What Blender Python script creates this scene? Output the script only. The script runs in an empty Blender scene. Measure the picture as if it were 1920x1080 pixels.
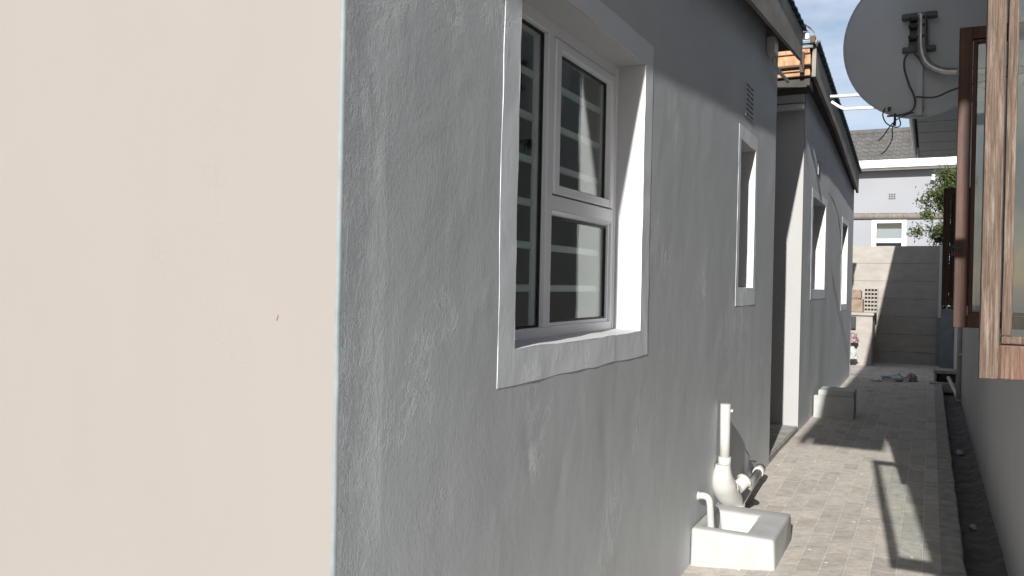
import bpy, bmesh, math, random
from mathutils import Vector, Matrix, noise
random.seed(7)
S = bpy.context.scene
COL = S.collection

# ------------------------------------------------------------------ camera
cam_d = bpy.data.cameras.new('camera'); cam = bpy.data.objects.new('camera', cam_d); COL.objects.link(cam)
cam_d.sensor_width = 36; cam_d.lens = 28.8; cam_d.clip_start = 0.02; cam_d.clip_end = 2000
YAW, PITCH, ROLL = 0.472, -0.007, 0.02
fw = Vector((-math.sin(YAW)*math.cos(PITCH), math.cos(YAW)*math.cos(PITCH), math.sin(PITCH)))
r0 = Vector((math.cos(YAW), math.sin(YAW), 0)); u0 = r0.cross(fw)
rt = r0*math.cos(ROLL)+u0*math.sin(ROLL); up = -r0*math.sin(ROLL)+u0*math.cos(ROLL)
m = Matrix((rt, up, -fw)).transposed().to_4x4(); m.translation = (0, 0, 1.25)
cam.matrix_world = m
S.camera = cam

# ------------------------------------------------------------------ light
SUN = Vector((1.25, -14, 6.4)).normalized()
elev = math.asin(SUN.z); rot = math.atan2(SUN.x, SUN.y)
w = bpy.data.worlds.new('World'); S.world = w; w.use_nodes = True
nt = w.node_tree; nt.nodes.clear()
out = nt.nodes.new('ShaderNodeOutputWorld'); bg = nt.nodes.new('ShaderNodeBackground')
sky = nt.nodes.new('ShaderNodeTexSky'); sky.sky_type = 'NISHITA'; sky.sun_disc = False
sky.sun_elevation = elev; sky.sun_rotation = rot; sky.air_density = 1.0; sky.dust_density = 1.2; sky.ozone_density = 1.0
tc = nt.nodes.new('ShaderNodeTexCoord')
mp = nt.nodes.new('ShaderNodeMapping'); mp.inputs['Scale'].default_value = (3.0, 3.0, 9.0); mp.inputs['Location'].default_value = (1.7, .4, 2.2)
cn = nt.nodes.new('ShaderNodeTexNoise'); cn.inputs['Scale'].default_value = 1.4; cn.inputs['Detail'].default_value = 7; cn.inputs['Roughness'].default_value = .55
cr = nt.nodes.new('ShaderNodeValToRGB'); cr.color_ramp.elements[0].position = .30; cr.color_ramp.elements[1].position = .56
cr.color_ramp.elements[1].color = (.75, .75, .75, 1)
mix = nt.nodes.new('ShaderNodeMixRGB'); mix.inputs['Color2'].default_value = (7.2, 7.7, 8.8, 1)
L = nt.links.new
L(tc.outputs['Generated'], mp.inputs['Vector']); L(mp.outputs[0], cn.inputs['Vector']); L(cn.outputs['Fac'], cr.inputs[0])
L(cr.outputs[0], mix.inputs['Fac']); L(sky.outputs[0], mix.inputs['Color1']); L(mix.outputs[0], bg.inputs['Color'])
bg.inputs['Strength'].default_value = 0.063
L(bg.outputs[0], out.inputs['Surface'])
sd = bpy.data.lights.new('sun', 'SUN'); sd.energy = 4.6; sd.angle = math.radians(.53); sd.color = (1, .965, .91)
so = bpy.data.objects.new('sun', sd); COL.objects.link(so); so.rotation_euler = (-SUN).to_track_quat('-Z', 'Y').to_euler(); so.location = (2, -8, 6)
S.view_settings.view_transform = 'Standard'; S.view_settings.look = 'None'; S.view_settings.gamma = 1
S.view_settings.use_curve_mapping = False
S.view_settings.exposure = 0.87
S.render.engine = 'CYCLES'
S.cycles.max_bounces = 10; S.cycles.transparent_max_bounces = 16

# ------------------------------------------------------------------ materials
def nodes(name):
    mt = bpy.data.materials.new(name); mt.use_nodes = True
    t = mt.node_tree; return mt, t, t.nodes['Principled BSDF']
def paint(name, col, rough=.6, var=.06, scale=6, bump=.0, bscale=60, metal=0, col2=None, stretch=(1, 1, 1), dist=.002, spec=.4):
    """procedural paint: colour noise + optional bump, object coordinates"""
    mt, t, b = nodes(name); n = t.nodes; l = t.links.new
    g = n.new('ShaderNodeNewGeometry'); mpp = n.new('ShaderNodeMapping'); mpp.inputs['Scale'].default_value = stretch
    l(g.outputs['Position'], mpp.inputs['Vector'])
    ns = n.new('ShaderNodeTexNoise'); ns.inputs['Scale'].default_value = scale; ns.inputs['Detail'].default_value = 6; l(mpp.outputs[0], ns.inputs['Vector'])
    rp = n.new('ShaderNodeValToRGB'); rp.color_ramp.elements[0].position = .3; rp.color_ramp.elements[1].position = .7
    c2 = col2 or tuple(min(1, c*(1+var)) for c in col)
    rp.color_ramp.elements[0].color = (*[c*(1-var) for c in col], 1); rp.color_ramp.elements[1].color = (*c2, 1)
    l(ns.outputs['Fac'], rp.inputs[0]); l(rp.outputs[0], b.inputs['Base Color'])
    b.inputs['Roughness'].default_value = rough; b.inputs['Metallic'].default_value = metal
    b.inputs['Specular IOR Level'].default_value = spec
    if bump:
        n2 = n.new('ShaderNodeTexNoise'); n2.inputs['Scale'].default_value = bscale; n2.inputs['Detail'].default_value = 5; l(mpp.outputs[0], n2.inputs['Vector'])
        bp = n.new('ShaderNodeBump'); bp.inputs['Strength'].default_value = bump; bp.inputs['Distance'].default_value = dist
        l(n2.outputs['Fac'], bp.inputs['Height']); l(bp.outputs[0], b.inputs['Normal'])
    return mt

def plaster(name, col, fine=.5, coarse=.5, crack=.6, var=.05, tint=None, corner=False):
    """brush-painted rough plaster: vertical strokes, trowel ridges, pits"""
    mt, t, b = nodes(name); n = t.nodes; l = t.links.new
    g = n.new('ShaderNodeNewGeometry')
    def mapped(s, loc=(0, 0, 0)):
        q = n.new('ShaderNodeMapping'); q.inputs['Scale'].default_value = s; q.inputs['Location'].default_value = loc; l(g.outputs['Position'], q.inputs['Vector']); return q.outputs[0]
    def ntex(v, sc, det=5, ro=.5, dist=0):
        q = n.new('ShaderNodeTexNoise'); q.inputs['Scale'].default_value = sc; q.inputs['Detail'].default_value = det; q.inputs['Roughness'].default_value = ro; q.inputs['Distortion'].default_value = dist
        l(v, q.inputs['Vector']); return q.outputs['Fac']
    def math_(op, a, bb=None, cl=False):
        q = n.new('ShaderNodeMath'); q.operation = op; q.use_clamp = cl
        for i, x in enumerate((a, bb)):
            if x is None: continue
            if isinstance(x, (int, float)): q.inputs[i].default_value = x
            else: l(x, q.inputs[i])
        return q.outputs[0]
    strokes = ntex(mapped((1, 1, .55)), 120, 5, .7)
    soft = ntex(mapped((1, 1, .75)), 5, 4, .5, .6)
    mid = ntex(mapped((1, 1, .6)), 24, 6, .65, 1.2)
    if corner:   # rougher, thicker plaster built up along the house corner
        sy = n.new('ShaderNodeSeparateXYZ'); l(g.outputs['Position'], sy.inputs[0])
        near_corner = math_('MULTIPLY', math_('MULTIPLY', math_('SUBTRACT', 1.46, sy.outputs['Y']), 4, True), .42)
    # sparse ridges: |noise-.5| thin lines, masked
    rn = ntex(mapped((1, 1, .5), (3, 1, 2)), 19, 6, .68, .9)
    rid = math_('SUBTRACT', 1.0, math_('MULTIPLY', math_('ABSOLUTE', math_('SUBTRACT', rn, .5)), 26), True)
    msk = math_('MULTIPLY', math_('SUBTRACT', ntex(mapped((1, 1, .7), (7, 3, 1)), 3.2, 3), .575), 9, True)
    msk = math_('ADD', msk, near_corner, True) if corner else msk
    rid = math_('MULTIPLY', rid, msk)
    # pits
    vo = n.new('ShaderNodeTexVoronoi'); vo.inputs['Scale'].default_value = 14; l(mapped((1, 1, .6)), vo.inputs['Vector'])
    pit = math_('SUBTRACT', 1.0, math_('MULTIPLY', vo.outputs['Distance'], 9), True)
    h = math_('MULTIPLY', strokes, .0006*fine)
    h = math_('ADD', h, math_('MULTIPLY', soft, .007*coarse))
    h = math_('ADD', h, math_('MULTIPLY', mid, .0013*coarse))
    h = math_('ADD', h, math_('MULTIPLY', rid, .0011*crack))
    h = math_('SUBTRACT', h, math_('MULTIPLY', math_('MULTIPLY', pit, msk), .0012*crack))
    bp = n.new('ShaderNodeBump'); bp.inputs['Strength'].default_value = 1; bp.inputs['Distance'].default_value = 1.0
    l(h, bp.inputs['Height']); l(bp.outputs[0], b.inputs['Normal'])
    rp = n.new('ShaderNodeValToRGB'); rp.color_ramp.elements[0].position = .3; rp.color_ramp.elements[1].position = .7
    rp.color_ramp.elements[0].color = (*[c*(1-var) for c in col], 1)
    rp.color_ramp.elements[1].color = (*(tint or [c*(1+var) for c in col]), 1)
    l(ntex(mapped((1, 1, .5)), 2.3, 6, .6), rp.inputs[0]); l(rp.outputs[0], b.inputs['Base Color'])
    if corner:   # paler wavy-edged band beside the corner, weaker with height
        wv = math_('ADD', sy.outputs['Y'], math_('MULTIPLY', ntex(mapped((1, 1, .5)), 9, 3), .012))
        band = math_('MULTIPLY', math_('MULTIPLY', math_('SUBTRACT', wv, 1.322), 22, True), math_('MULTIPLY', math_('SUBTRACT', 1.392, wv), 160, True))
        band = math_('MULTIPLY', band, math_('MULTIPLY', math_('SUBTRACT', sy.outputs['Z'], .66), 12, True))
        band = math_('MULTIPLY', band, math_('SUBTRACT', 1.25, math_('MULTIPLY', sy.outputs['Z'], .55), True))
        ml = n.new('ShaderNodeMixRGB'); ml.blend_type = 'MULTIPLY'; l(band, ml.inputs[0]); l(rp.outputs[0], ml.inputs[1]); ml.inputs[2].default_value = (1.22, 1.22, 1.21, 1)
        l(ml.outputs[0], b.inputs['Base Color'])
    b.inputs['Roughness'].default_value = .62; b.inputs['Specular IOR Level'].default_value = .3
    return mt

def wood(name, c1, c2, c3, scale=1, rough=.75, bump=.5):
    mt, t, b = nodes(name); n = t.nodes; l = t.links.new
    g = n.new('ShaderNodeTexCoord')
    q = n.new('ShaderNodeMapping'); q.inputs['Scale'].default_value = (1, 1, .03); l(g.outputs['Object'], q.inputs['Vector'])
    a = n.new('ShaderNodeTexNoise'); a.inputs['Scale'].default_value = 170*scale; a.inputs['Detail'].default_value = 6; a.inputs['Roughness'].default_value = .7; l(q.outputs[0], a.inputs['Vector'])
    q2 = n.new('ShaderNodeMapping'); q2.inputs['Scale'].default_value = (1, 1, .05); l(g.outputs['Object'], q2.inputs['Vector'])
    c = n.new('ShaderNodeTexNoise'); c.inputs['Scale'].default_value = 75*scale; c.inputs['Detail'].default_value = 8; c.inputs['Roughness'].default_value = .75; l(q2.outputs[0], c.inputs['Vector'])
    rp = n.new('ShaderNodeValToRGB'); e = rp.color_ramp.elements; e[0].position = .36; e[0].color = (*c1, 1); e[1].position = .62; e[1].color = (*c2, 1)
    l(a.outputs['Fac'], rp.inputs[0])
    r2 = n.new('ShaderNodeValToRGB'); r2.color_ramp.elements[0].position = .48; r2.color_ramp.elements[1].position = .68; l(c.outputs['Fac'], r2.inputs[0])
    mx = n.new('ShaderNodeMixRGB'); mx.inputs['Color2'].default_value = (*c3, 1); l(r2.outputs[0], mx.inputs['Fac']); l(rp.outputs[0], mx.inputs['Color1'])
    l(mx.outputs[0], b.inputs['Base Color'])
    ad = n.new('ShaderNodeMath'); ad.operation = 'ADD'; l(a.outputs['Fac'], ad.inputs[0]); l(c.outputs['Fac'], ad.inputs[1])
    bp = n.new('ShaderNodeBump'); bp.inputs['Strength'].default_value = bump; bp.inputs['Distance'].default_value = .002; l(ad.outputs[0], bp.inputs['Height']); l(bp.outputs[0], b.inputs['Normal'])
    b.inputs['Roughness'].default_value = rough; b.inputs['Specular IOR Level'].default_value = .35
    return mt

def glass(name, tint=(.8, .86, .84)):
    mt, t, b = nodes(name); n = t.nodes; l = t.links.new; n.remove(b)
    o = n['Material Output']
    tr = n.new('ShaderNodeBsdfTransparent'); tr.inputs[0].default_value = (*tint, 1)
    gl = n.new('ShaderNodeBsdfGlossy'); gl.inputs['Roughness'].default_value = .01; gl.inputs[0].default_value = (.92, .97, .95, 1)
    fr = n.new('ShaderNodeFresnel'); gg = n.new('ShaderNodeNewGeometry'); io = n.new('ShaderNodeMapRange')
    io.inputs['To Min'].default_value = 1.5; io.inputs['To Max'].default_value = 1/1.5; l(gg.outputs['Backfacing'], io.inputs['Value']); l(io.outputs[0], fr.inputs[0])
    mu = n.new('ShaderNodeMath'); mu.operation = 'MULTIPLY'; mu.inputs[1].default_value = 1.1; mu.use_clamp = True; l(fr.outputs[0], mu.inputs[0])
    # faint unevenness of the float glass
    ns = n.new('ShaderNodeTexNoise'); ns.inputs['Scale'].default_value = 3; bp = n.new('ShaderNodeBump'); bp.inputs['Strength'].default_value = .05; bp.inputs['Distance'].default_value = .01
    l(ns.outputs['Fac'], bp.inputs['Height']); l(bp.outputs[0], gl.inputs['Normal'])
    mx = n.new('ShaderNodeMixShader'); l(mu.outputs[0], mx.inputs[0]); l(tr.outputs[0], mx.inputs[1]); l(gl.outputs[0], mx.inputs[2]); l(mx.outputs[0], o.inputs[0])
    return mt

def paver_mat():
    mt, t, b = nodes('paver'); n = t.nodes; l = t.links.new
    g = n.new('ShaderNodeNewGeometry'); sp = n.new('ShaderNodeSeparateXYZ'); cb = n.new('ShaderNodeCombineXYZ')
    # wobble so the joints are not laser straight
    wn = n.new('ShaderNodeTexNoise'); wn.inputs['Scale'].default_value = 6; wn.inputs['Detail'].default_value = 3; l(g.outputs['Position'], wn.inputs['Vector'])
    wm = n.new('ShaderNodeVectorMath'); wm.operation = 'MULTIPLY_ADD'; wm.inputs[1].default_value = (.012, .012, 0); l(wn.outputs['Color'], wm.inputs[0]); l(g.outputs['Position'], wm.inputs[2])
    l(wm.outputs[0], sp.inputs[0]); l(sp.outputs['Y'], cb.inputs['X']); l(sp.outputs['X'], cb.inputs['Y'])
    br = n.new('ShaderNodeTexBrick'); l(cb.outputs[0], br.inputs['Vector'])
    br.inputs['Scale'].default_value = 1; br.inputs['Brick Width'].default_value = .205; br.inputs['Row Height'].default_value = .103
    br.inputs['Mortar Size'].default_value = .0045; br.inputs['Mortar Smooth'].default_value = .35; br.inputs['Bias'].default_value = 0
    br.inputs['Color1'].default_value = (.345, .328, .302, 1); br.inputs['Color2'].default_value = (.46, .43, .39, 1); br.inputs['Mortar'].default_value = (.50, .475, .435, 1)
    ns = n.new('ShaderNodeTexNoise'); ns.inputs['Scale'].default_value = 22; ns.inputs['Detail'].default_value = 8; ns.inputs['Roughness'].default_value = .7; l(g.outputs['Position'], ns.inputs['Vector'])
    rp = n.new('ShaderNodeValToRGB'); rp.color_ramp.elements[0].position = .3; rp.color_ramp.elements[0].color = (.72, .71, .70, 1); rp.color_ramp.elements[1].position = .75; rp.color_ramp.elements[1].color = (1.22, 1.2, 1.17, 1); l(ns.outputs['Fac'], rp.inputs[0])
    mu = n.new('ShaderNodeMixRGB'); mu.blend_type = 'MULTIPLY'; mu.inputs[0].default_value = 1; l(br.outputs['Color'], mu.inputs[1]); l(rp.outputs[0], mu.inputs[2])
    # pale paint / cement stains
    n2 = n.new('ShaderNodeTexNoise'); n2.inputs['Scale'].default_value = 2.6; n2.inputs['Detail'].default_value = 9; n2.inputs['Roughness'].default_value = .62; l(g.outputs['Position'], n2.inputs['Vector'])
    r2 = n.new('ShaderNodeValToRGB'); r2.color_ramp.elements[0].position = .52; r2.color_ramp.elements[1].position = .8; r2.color_ramp.elements[1].color = (.6, .6, .6, 1); l(n2.outputs['Fac'], r2.inputs[0])
    m2 = n.new('ShaderNodeMixRGB'); l(r2.outputs[0], m2.inputs[0]); l(mu.outputs[0], m2.inputs[1]); m2.inputs[2].default_value = (.48, .465, .44, 1)
    # paint specks
    vo = n.new('ShaderNodeTexVoronoi'); vo.inputs['Scale'].default_value = 9; l(wm.outputs[0], vo.inputs['Vector'])
    lt = n.new('ShaderNodeMath'); lt.operation = 'LESS_THAN'; lt.inputs[1].default_value = .07; l(vo.outputs['Distance'], lt.inputs[0])
    m3 = n.new('ShaderNodeMixRGB'); l(lt.outputs[0], m3.inputs[0]); l(m2.outputs[0], m3.inputs[1]); m3.inputs[2].default_value = (.75, .75, .73, 1)
    l(m3.outputs[0], b.inputs['Base Color'])
    ad = n.new('ShaderNodeMath'); ad.operation = 'MULTIPLY_ADD'; l(br.outputs['Fac'], ad.inputs[0]); ad.inputs[1].default_value = -.6; l(ns.outputs['Fac'], ad.inputs[2])
    bp = n.new('ShaderNodeBump'); bp.inputs['Strength'].default_value = .7; bp.inputs['Distance'].default_value = .006; l(ad.outputs[0], bp.inputs['Height']); l(bp.outputs[0], b.inputs['Normal'])
    b.inputs['Roughness'].default_value = .85
    return mt

def foliage_mat():
    mt, t, b = nodes('leaves'); n = t.nodes; l = t.links.new
    g = n.new('ShaderNodeNewGeometry'); rp = n.new('ShaderNodeValToRGB'); l(g.outputs['Random Per Island'], rp.inputs[0])
    rp.color_ramp.elements[0].color = (.014, .025, .009, 1); rp.color_ramp.elements[1].color = (.075, .10, .022, 1)
    l(rp.outputs[0], b.inputs['Base Color']); b.inputs['Roughness'].default_value = .55
    return mt

def carton_mat():
    return paint('carton', (.20, .15, .11), .8, .2, 9, .3, 30, col2=(.27, .21, .16))

M = dict(
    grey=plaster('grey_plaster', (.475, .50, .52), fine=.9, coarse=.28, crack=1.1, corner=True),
    grey_far=plaster('grey_plaster_smooth', (.50, .52, .54), fine=.3, coarse=.3, crack=.35),
    trim=plaster('white_trim_plaster', (.66, .69, .73), fine=.6, coarse=.5, crack=1.6, var=.03),
    reveal=plaster('white_reveal', (.5, .505, .52), fine=.15, coarse=.1, crack=.2, var=.02),
    cream=plaster('cream_wall', (.233, .214, .201), fine=.2, coarse=.06, crack=.28, var=.02),
    edge=paint('pale_blue_paint', (.19, .215, .23), .6, .1, 30),
    upvc=paint('white_upvc', (.80, .81, .85), .35, .02, 4, spec=.5),
    gasket_shade=paint('black_gasket_shade', (.012, .012, .014), .5),
    bar=paint('pale_bar', (.54, .60, .59), .4),
    room=paint('dim_room', (.42, .40, .34), .9, .2, 2),
    glass=glass('window_glass', (.96, .985, .975)),
    glass2=glass('casement_glass', (.93, .96, .96)),
    fascia=paint('weathered_fascia', (.20, .19, .165), .8, .25, 9, .4, 40, col2=(.27, .25, .22), stretch=(1, .3, 1)),
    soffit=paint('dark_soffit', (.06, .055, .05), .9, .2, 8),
    sheet=paint('teal_roof_sheet', (.05, .10, .12), .5, .3, 10, metal=.3),
    zinc=paint('zinc_sheet', (.55, .57, .6), .4, .1, 10, metal=.6),
    pine=wood('raw_pine', (.30, .17, .09), (.42, .27, .16), (.22, .12, .07), .4, .8, .3),
    dark_wood=wood('dark_timber', (.05, .03, .02), (.10, .06, .04), (.03, .02, .015), .5),
    old_wood=wood('weathered_frame_wood', (.06, .038, .028), (.15, .105, .078), (.24, .20, .17), 2.6, .8, 1.0),
    rail_wood=wood('reddish_rail_wood', (.07, .036, .026), (.15, .082, .058), (.21, .15, .115), 2.0, .75, .8),
    red_wood=wood('varnished_red_wood', (.03, .012, .008), (.065, .024, .015), (.11, .05, .03), .8, .55, .3),
    pave=paver_mat(),
    concrete=paint('concrete', (.24, .235, .215), .9, .2, 14, .6, 50, col2=(.33, .32, .30), dist=.004),
    drain=paint('wet_drain', (.085, .08, .072), .8, .35, 12, .7, 40, col2=(.14, .13, .12), dist=.005),
    soil=paint('ground_soil', (.16, .14, .11), .95, .3, 3, .5, 20),
    rwall=plaster('right_wall', (.48, .48, .48), fine=.2, coarse=.3, crack=.4),
    pvc=paint('white_pvc', (.44, .43, .415), .4, .10, 14, spec=.5),
    gully=paint('painted_gully', (.335, .335, .33), .6, .09, 9, .25, 35, dist=.003),
    gully_in=paint('gully_inside', (.5, .5, .5), .6, .05, 7),
    dish=paint('grey_dish', (.38, .41, .45), .45, .05, 5),
    steel=paint('galvanised', (.35, .36, .37), .35, .15, 30, metal=.8),
    dark_steel=paint('dark_cast_metal', (.07, .085, .09), .5, .3, 30, metal=.3),
    black=paint('black_part', (.02, .02, .022), .5),
    cable=paint('cable', (.05, .05, .055), .5),
    white=paint('white_paint', (.8, .8, .8), .45, .03, 10),
    precast=paint('precast_panel', (.29, .27, .245), .85, .1, 6, .4, 45, stretch=(1, 1, 2)),
    farwall=paint('far_house_paint', (.235, .245, .27), .8, .04, 1),
    return_paint=plaster('return_wall_paint', (.31, .31, .31), fine=.3, coarse=.2, crack=.4),
    lowwall=paint('bluish_low_wall', (.17, .19, .20), .8, .15, 6),
    tile=paint('roof_tile', (.08, .078, .076), .8, .25, 3, .3, 20, col2=(.105, .10, .098)),
    pole=wood('timber_pole', (.10, .09, .08), (.16, .145, .13), (.20, .18, .16), .2),
    leaf=foliage_mat(),
    bark=paint('bark', (.08, .06, .045), .9, .3, 20, .5, 40),
    carton=carton_mat(),
    red=paint('red_plastic', (.17, .04, .04), .5, .3, 25, col2=(.30, .26, .26)),
    bag=paint('crumpled_bag', (.33, .36, .37), .4, .3, 25),
    paper=paint('paper', (.34, .35, .35), .8, .1, 20),
)

# ------------------------------------------------------------------ helpers
class MB:
    def __init__(s): s.b = bmesh.new()
    def box(s, a, c, bev=0):
        x0, y0, z0 = a; x1, y1, z1 = c
        v = [s.b.verts.new(p) for p in ((x0,y0,z0),(x1,y0,z0),(x1,y1,z0),(x0,y1,z0),(x0,y0,z1),(x1,y0,z1),(x1,y1,z1),(x0,y1,z1))]
        f = [s.b.faces.new([v[i] for i in q]) for q in ((3,2,1,0),(4,5,6,7),(0,1,5,4),(1,2,6,5),(2,3,7,6),(3,0,4,7))]
        if bev:
            es = {e for k in f for e in k.edges}
            bmesh.ops.bevel(s.b, geom=list(es), offset=bev, segments=2, affect='EDGES', clamp_overlap=True)
        return s
    def prism(s, pts, d):
        """polygon pts (3D, planar) extruded by vector d"""
        d = Vector(d); a = [s.b.verts.new(p) for p in pts]; c = [s.b.verts.new(Vector(p)+d) for p in pts]
        n = len(pts); s.b.faces.new(a[::-1]); s.b.faces.new(c)
        for i in range(n): s.b.faces.new((a[i], a[(i+1)%n], c[(i+1)%n], c[i]))
        return s
    def tube(s, pts, r, seg=12, cap=True, closed=False):
        pts = [Vector(p) for p in pts]; rs = r if isinstance(r, (list, tuple)) else [r]*len(pts)
        rings = []; ref = None
        for i, p in enumerate(pts):
            a = pts[max(i-1, 0)]; c = pts[min(i+1, len(pts)-1)]
            t = (c-a).normalized()
            if ref is None: ref = Vector((0, 0, 1)) if abs(t.z) < .9 else Vector((1, 0, 0))
            u = (ref - t*ref.dot(t)).normalized(); v = t.cross(u); ref = u
            rings.append([s.b.verts.new(p+(u*math.cos(k*2*math.pi/seg)+v*math.sin(k*2*math.pi/seg))*rs[i]) for k in range(seg)])
        for i in range(len(rings)-1):
            for k in range(seg): 
                f = s.b.faces.new((rings[i][k], rings[i][(k+1)%seg], rings[i+1][(k+1)%seg], rings[i+1][k])); f.smooth = True
        if cap: s.b.faces.new(rings[0][::-1]); s.b.faces.new(rings[-1])
        return s
    def build(s, name, mat, parent=None, smooth=False):
        bmesh.ops.recalc_face_normals(s.b, faces=s.b.faces)
        me = bpy.data.meshes.new(name); s.b.to_mesh(me); s.b.free(); me.materials.append(mat)
        if smooth:
            for p in me.polygons: p.use_smooth = True
        o = bpy.data.objects.new(name, me); COL.objects.link(o)
        if parent:
            o.parent = parent; o.matrix_parent_inverse = Matrix.Translation(-(root_loc(parent)))
        return o
def root_loc(o):
    return Vector(o.location) if o.type == 'EMPTY' else Vector((0, 0, 0))
def thing(name, label, cat, loc=(0, 0, 0), group=None):
    o = bpy.data.objects.new(name, None); o.empty_display_size = .1; COL.objects.link(o); o.location = loc
    o['label'] = label; o['category'] = cat
    if group: o['group'] = group
    return o
def tag(o, label, cat, group=None):
    o['label'] = label; o['category'] = cat
    if group: o['group'] = group
    return o
def struct(o): o['kind'] = 'structure'; return o
def lab(o, l): o['label'] = l; return o

def nz(x, y, z, s): return noise.noise(Vector((x*s, y*s, z*s)))
def smooth_path(pts, n=6):
    """Catmull-Rom"""
    P = [Vector(p) for p in pts]; P = [P[0]*2-P[1]] + P + [P[-1]*2-P[-2]]; o = []
    for i in range(1, len(P)-2):
        for k in range(n):
            t = k/n; a, b, c, d = P[i-1], P[i], P[i+1], P[i+2]
            o.append(.5*((2*b)+(c-a)*t+(2*a-5*b+4*c-d)*t*t+(3*b-a-3*c+d)*t**3))
    o.append(P[-2]); return o

def breaks(vals, step):
    vals = sorted(set(round(v, 5) for v in vals)); o = []
    for a, c in zip(vals, vals[1:]):
        k = max(1, round((c-a)/step)); o += [a+(c-a)*i/k for i in range(k)]
    return o+[vals[-1]]

def skin(y0, y1, z0, z1, holes, X, disp, step=.05, wob=0.0, seed=0, ex=()):
    """wall skin in a plane X=const with rectangular holes; hole and outer edges wobble by hand-made amounts"""
    b = MB(); ys = breaks([y0, y1, *ex]+[h[0] for h in holes]+[h[1] for h in holes], step); zs = breaks([z0, z1]+[h[2] for h in holes]+[h[3] for h in holes], step)
    g = {}
    def vert(i, j):
        if (i, j) not in g:
            y, z = ys[i], zs[j]
            g[i, j] = b.b.verts.new((X+disp(y, z), y+wob*nz(seed, y, z, 6), z+wob*nz(seed+5, y, z, 6)))
        return g[i, j]
    for i in range(len(ys)-1):
        for j in range(len(zs)-1):
            cy, cz = (ys[i]+ys[i+1])/2, (zs[j]+zs[j+1])/2
            if any(h[0] < cy < h[1] and h[2] < cz < h[3] for h in holes): continue
            f = b.b.faces.new((vert(i, j), vert(i+1, j), vert(i+1, j+1), vert(i, j+1))); f.smooth = True
    return b

def reveal_mb(h, X, disp, depth=.12, wob=0, seed=0, rnd=.006):
    """the four inner faces of an opening, slightly rounded at the wall edge"""
    b = MB(); y0, y1, z0, z1 = h
    def P(x, y, z):
        return (x, y+wob*nz(seed, y, z, 6), z+wob*nz(seed+5, y, z, 6))
    def strip(pts, inn):
        prev = None
        for (y, z) in pts:
            x = X+disp(y, z)
            ring = [b.b.verts.new(P(x+.0012, y, z)), b.b.verts.new(P(x-rnd*.5, y+inn[0]*rnd*.25, z+inn[1]*rnd*.25)), b.b.verts.new(P(x-rnd*2, y+inn[0]*rnd*.5, z+inn[1]*rnd*.5)), b.b.verts.new(P(X-depth, y+inn[0]*rnd, z+inn[1]*rnd))]
            if prev:
                for k in range(3):
                    f = b.b.faces.new((prev[k], ring[k], ring[k+1], prev[k+1])); f.smooth = True
            prev = ring
    n = 14
    L_ = lambda a, c: [a+(c-a)*k/n for k in range(n+1)]
    strip([(y, z0) for y in L_(y0, y1)], (0, 1)); strip([(y, z1) for y in L_(y0, y1)], (0, -1))
    strip([(y0, z) for z in L_(z0, z1)], (1, 0)); strip([(y1, z) for z in L_(z0, z1)], (-1, 0))
    return b

# ------------------------------------------------------------------ ground
def gz(x, y):
    near = max(0, min(1, (6.4-y)/2.6)); left = max(0, min(1, (-.25-x)/.7))
    return -.09*near*left + .006*nz(x, y, 0, 1.7) + .004*nz(x, y, 3, 5)
gb = MB(); gb.box((-60, -30, -.6), (60, 200, -.25)); struct(gb.build('ground', M['soil']))
pb = MB(); xs = breaks([-2.7, -1.0, .075], .06); ys = breaks([-2, 15.45], .07); g = {}
for i, x in enumerate(xs):
    for j, y in enumerate(ys): g[i, j] = pb.b.verts.new((x, y, gz(x, y)))
for i in range(len(xs)-1):
    for j in range(len(ys)-1): pb.b.faces.new((g[i,j], g[i+1,j], g[i+1,j+1], g[i,j+1])).smooth = True
struct(pb.build('brick_paving', M['pave']))
kb = MB(); prev = None
for k in range(260):
    y = -2+17.4*k/259; xe = .168+.006*nz(1, y, 0, 4)+.004*nz(2, y, 0, 15); z = .006+.004*nz(3, y, 0, 5)
    ring = [kb.b.verts.new(p) for p in ((.068+.004*nz(5, y, 0, 9), y, z-.02), (.073, y, z), (xe-.008, y, z), (xe, y, z-.01), (xe+.004, y, -.16))]
    if prev:
        for q in range(4): kb.b.faces.new((prev[q], ring[q], ring[q+1], prev[q+1]))
    prev = ring
struct(kb.build('pavement_edge', M['concrete']))
db = MB(); prev = None
for k in range(220):
    y = -2+17.4*k/219
    ring = [db.b.verts.new((x, y, z+.012*nz(x*3, y, 0, 5))) for x, z in ((.165, -.13), (.2, -.135), (.24, -.13), (.29, -.125), (.325, -.10), (.37, -.085))]
    if prev:
        for q in range(5): db.b.faces.new((prev[q], ring[q], ring[q+1], prev[q+1])).smooth = True
    prev = ring
struct(db.build('drain_channel', M['drain']))

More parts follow.
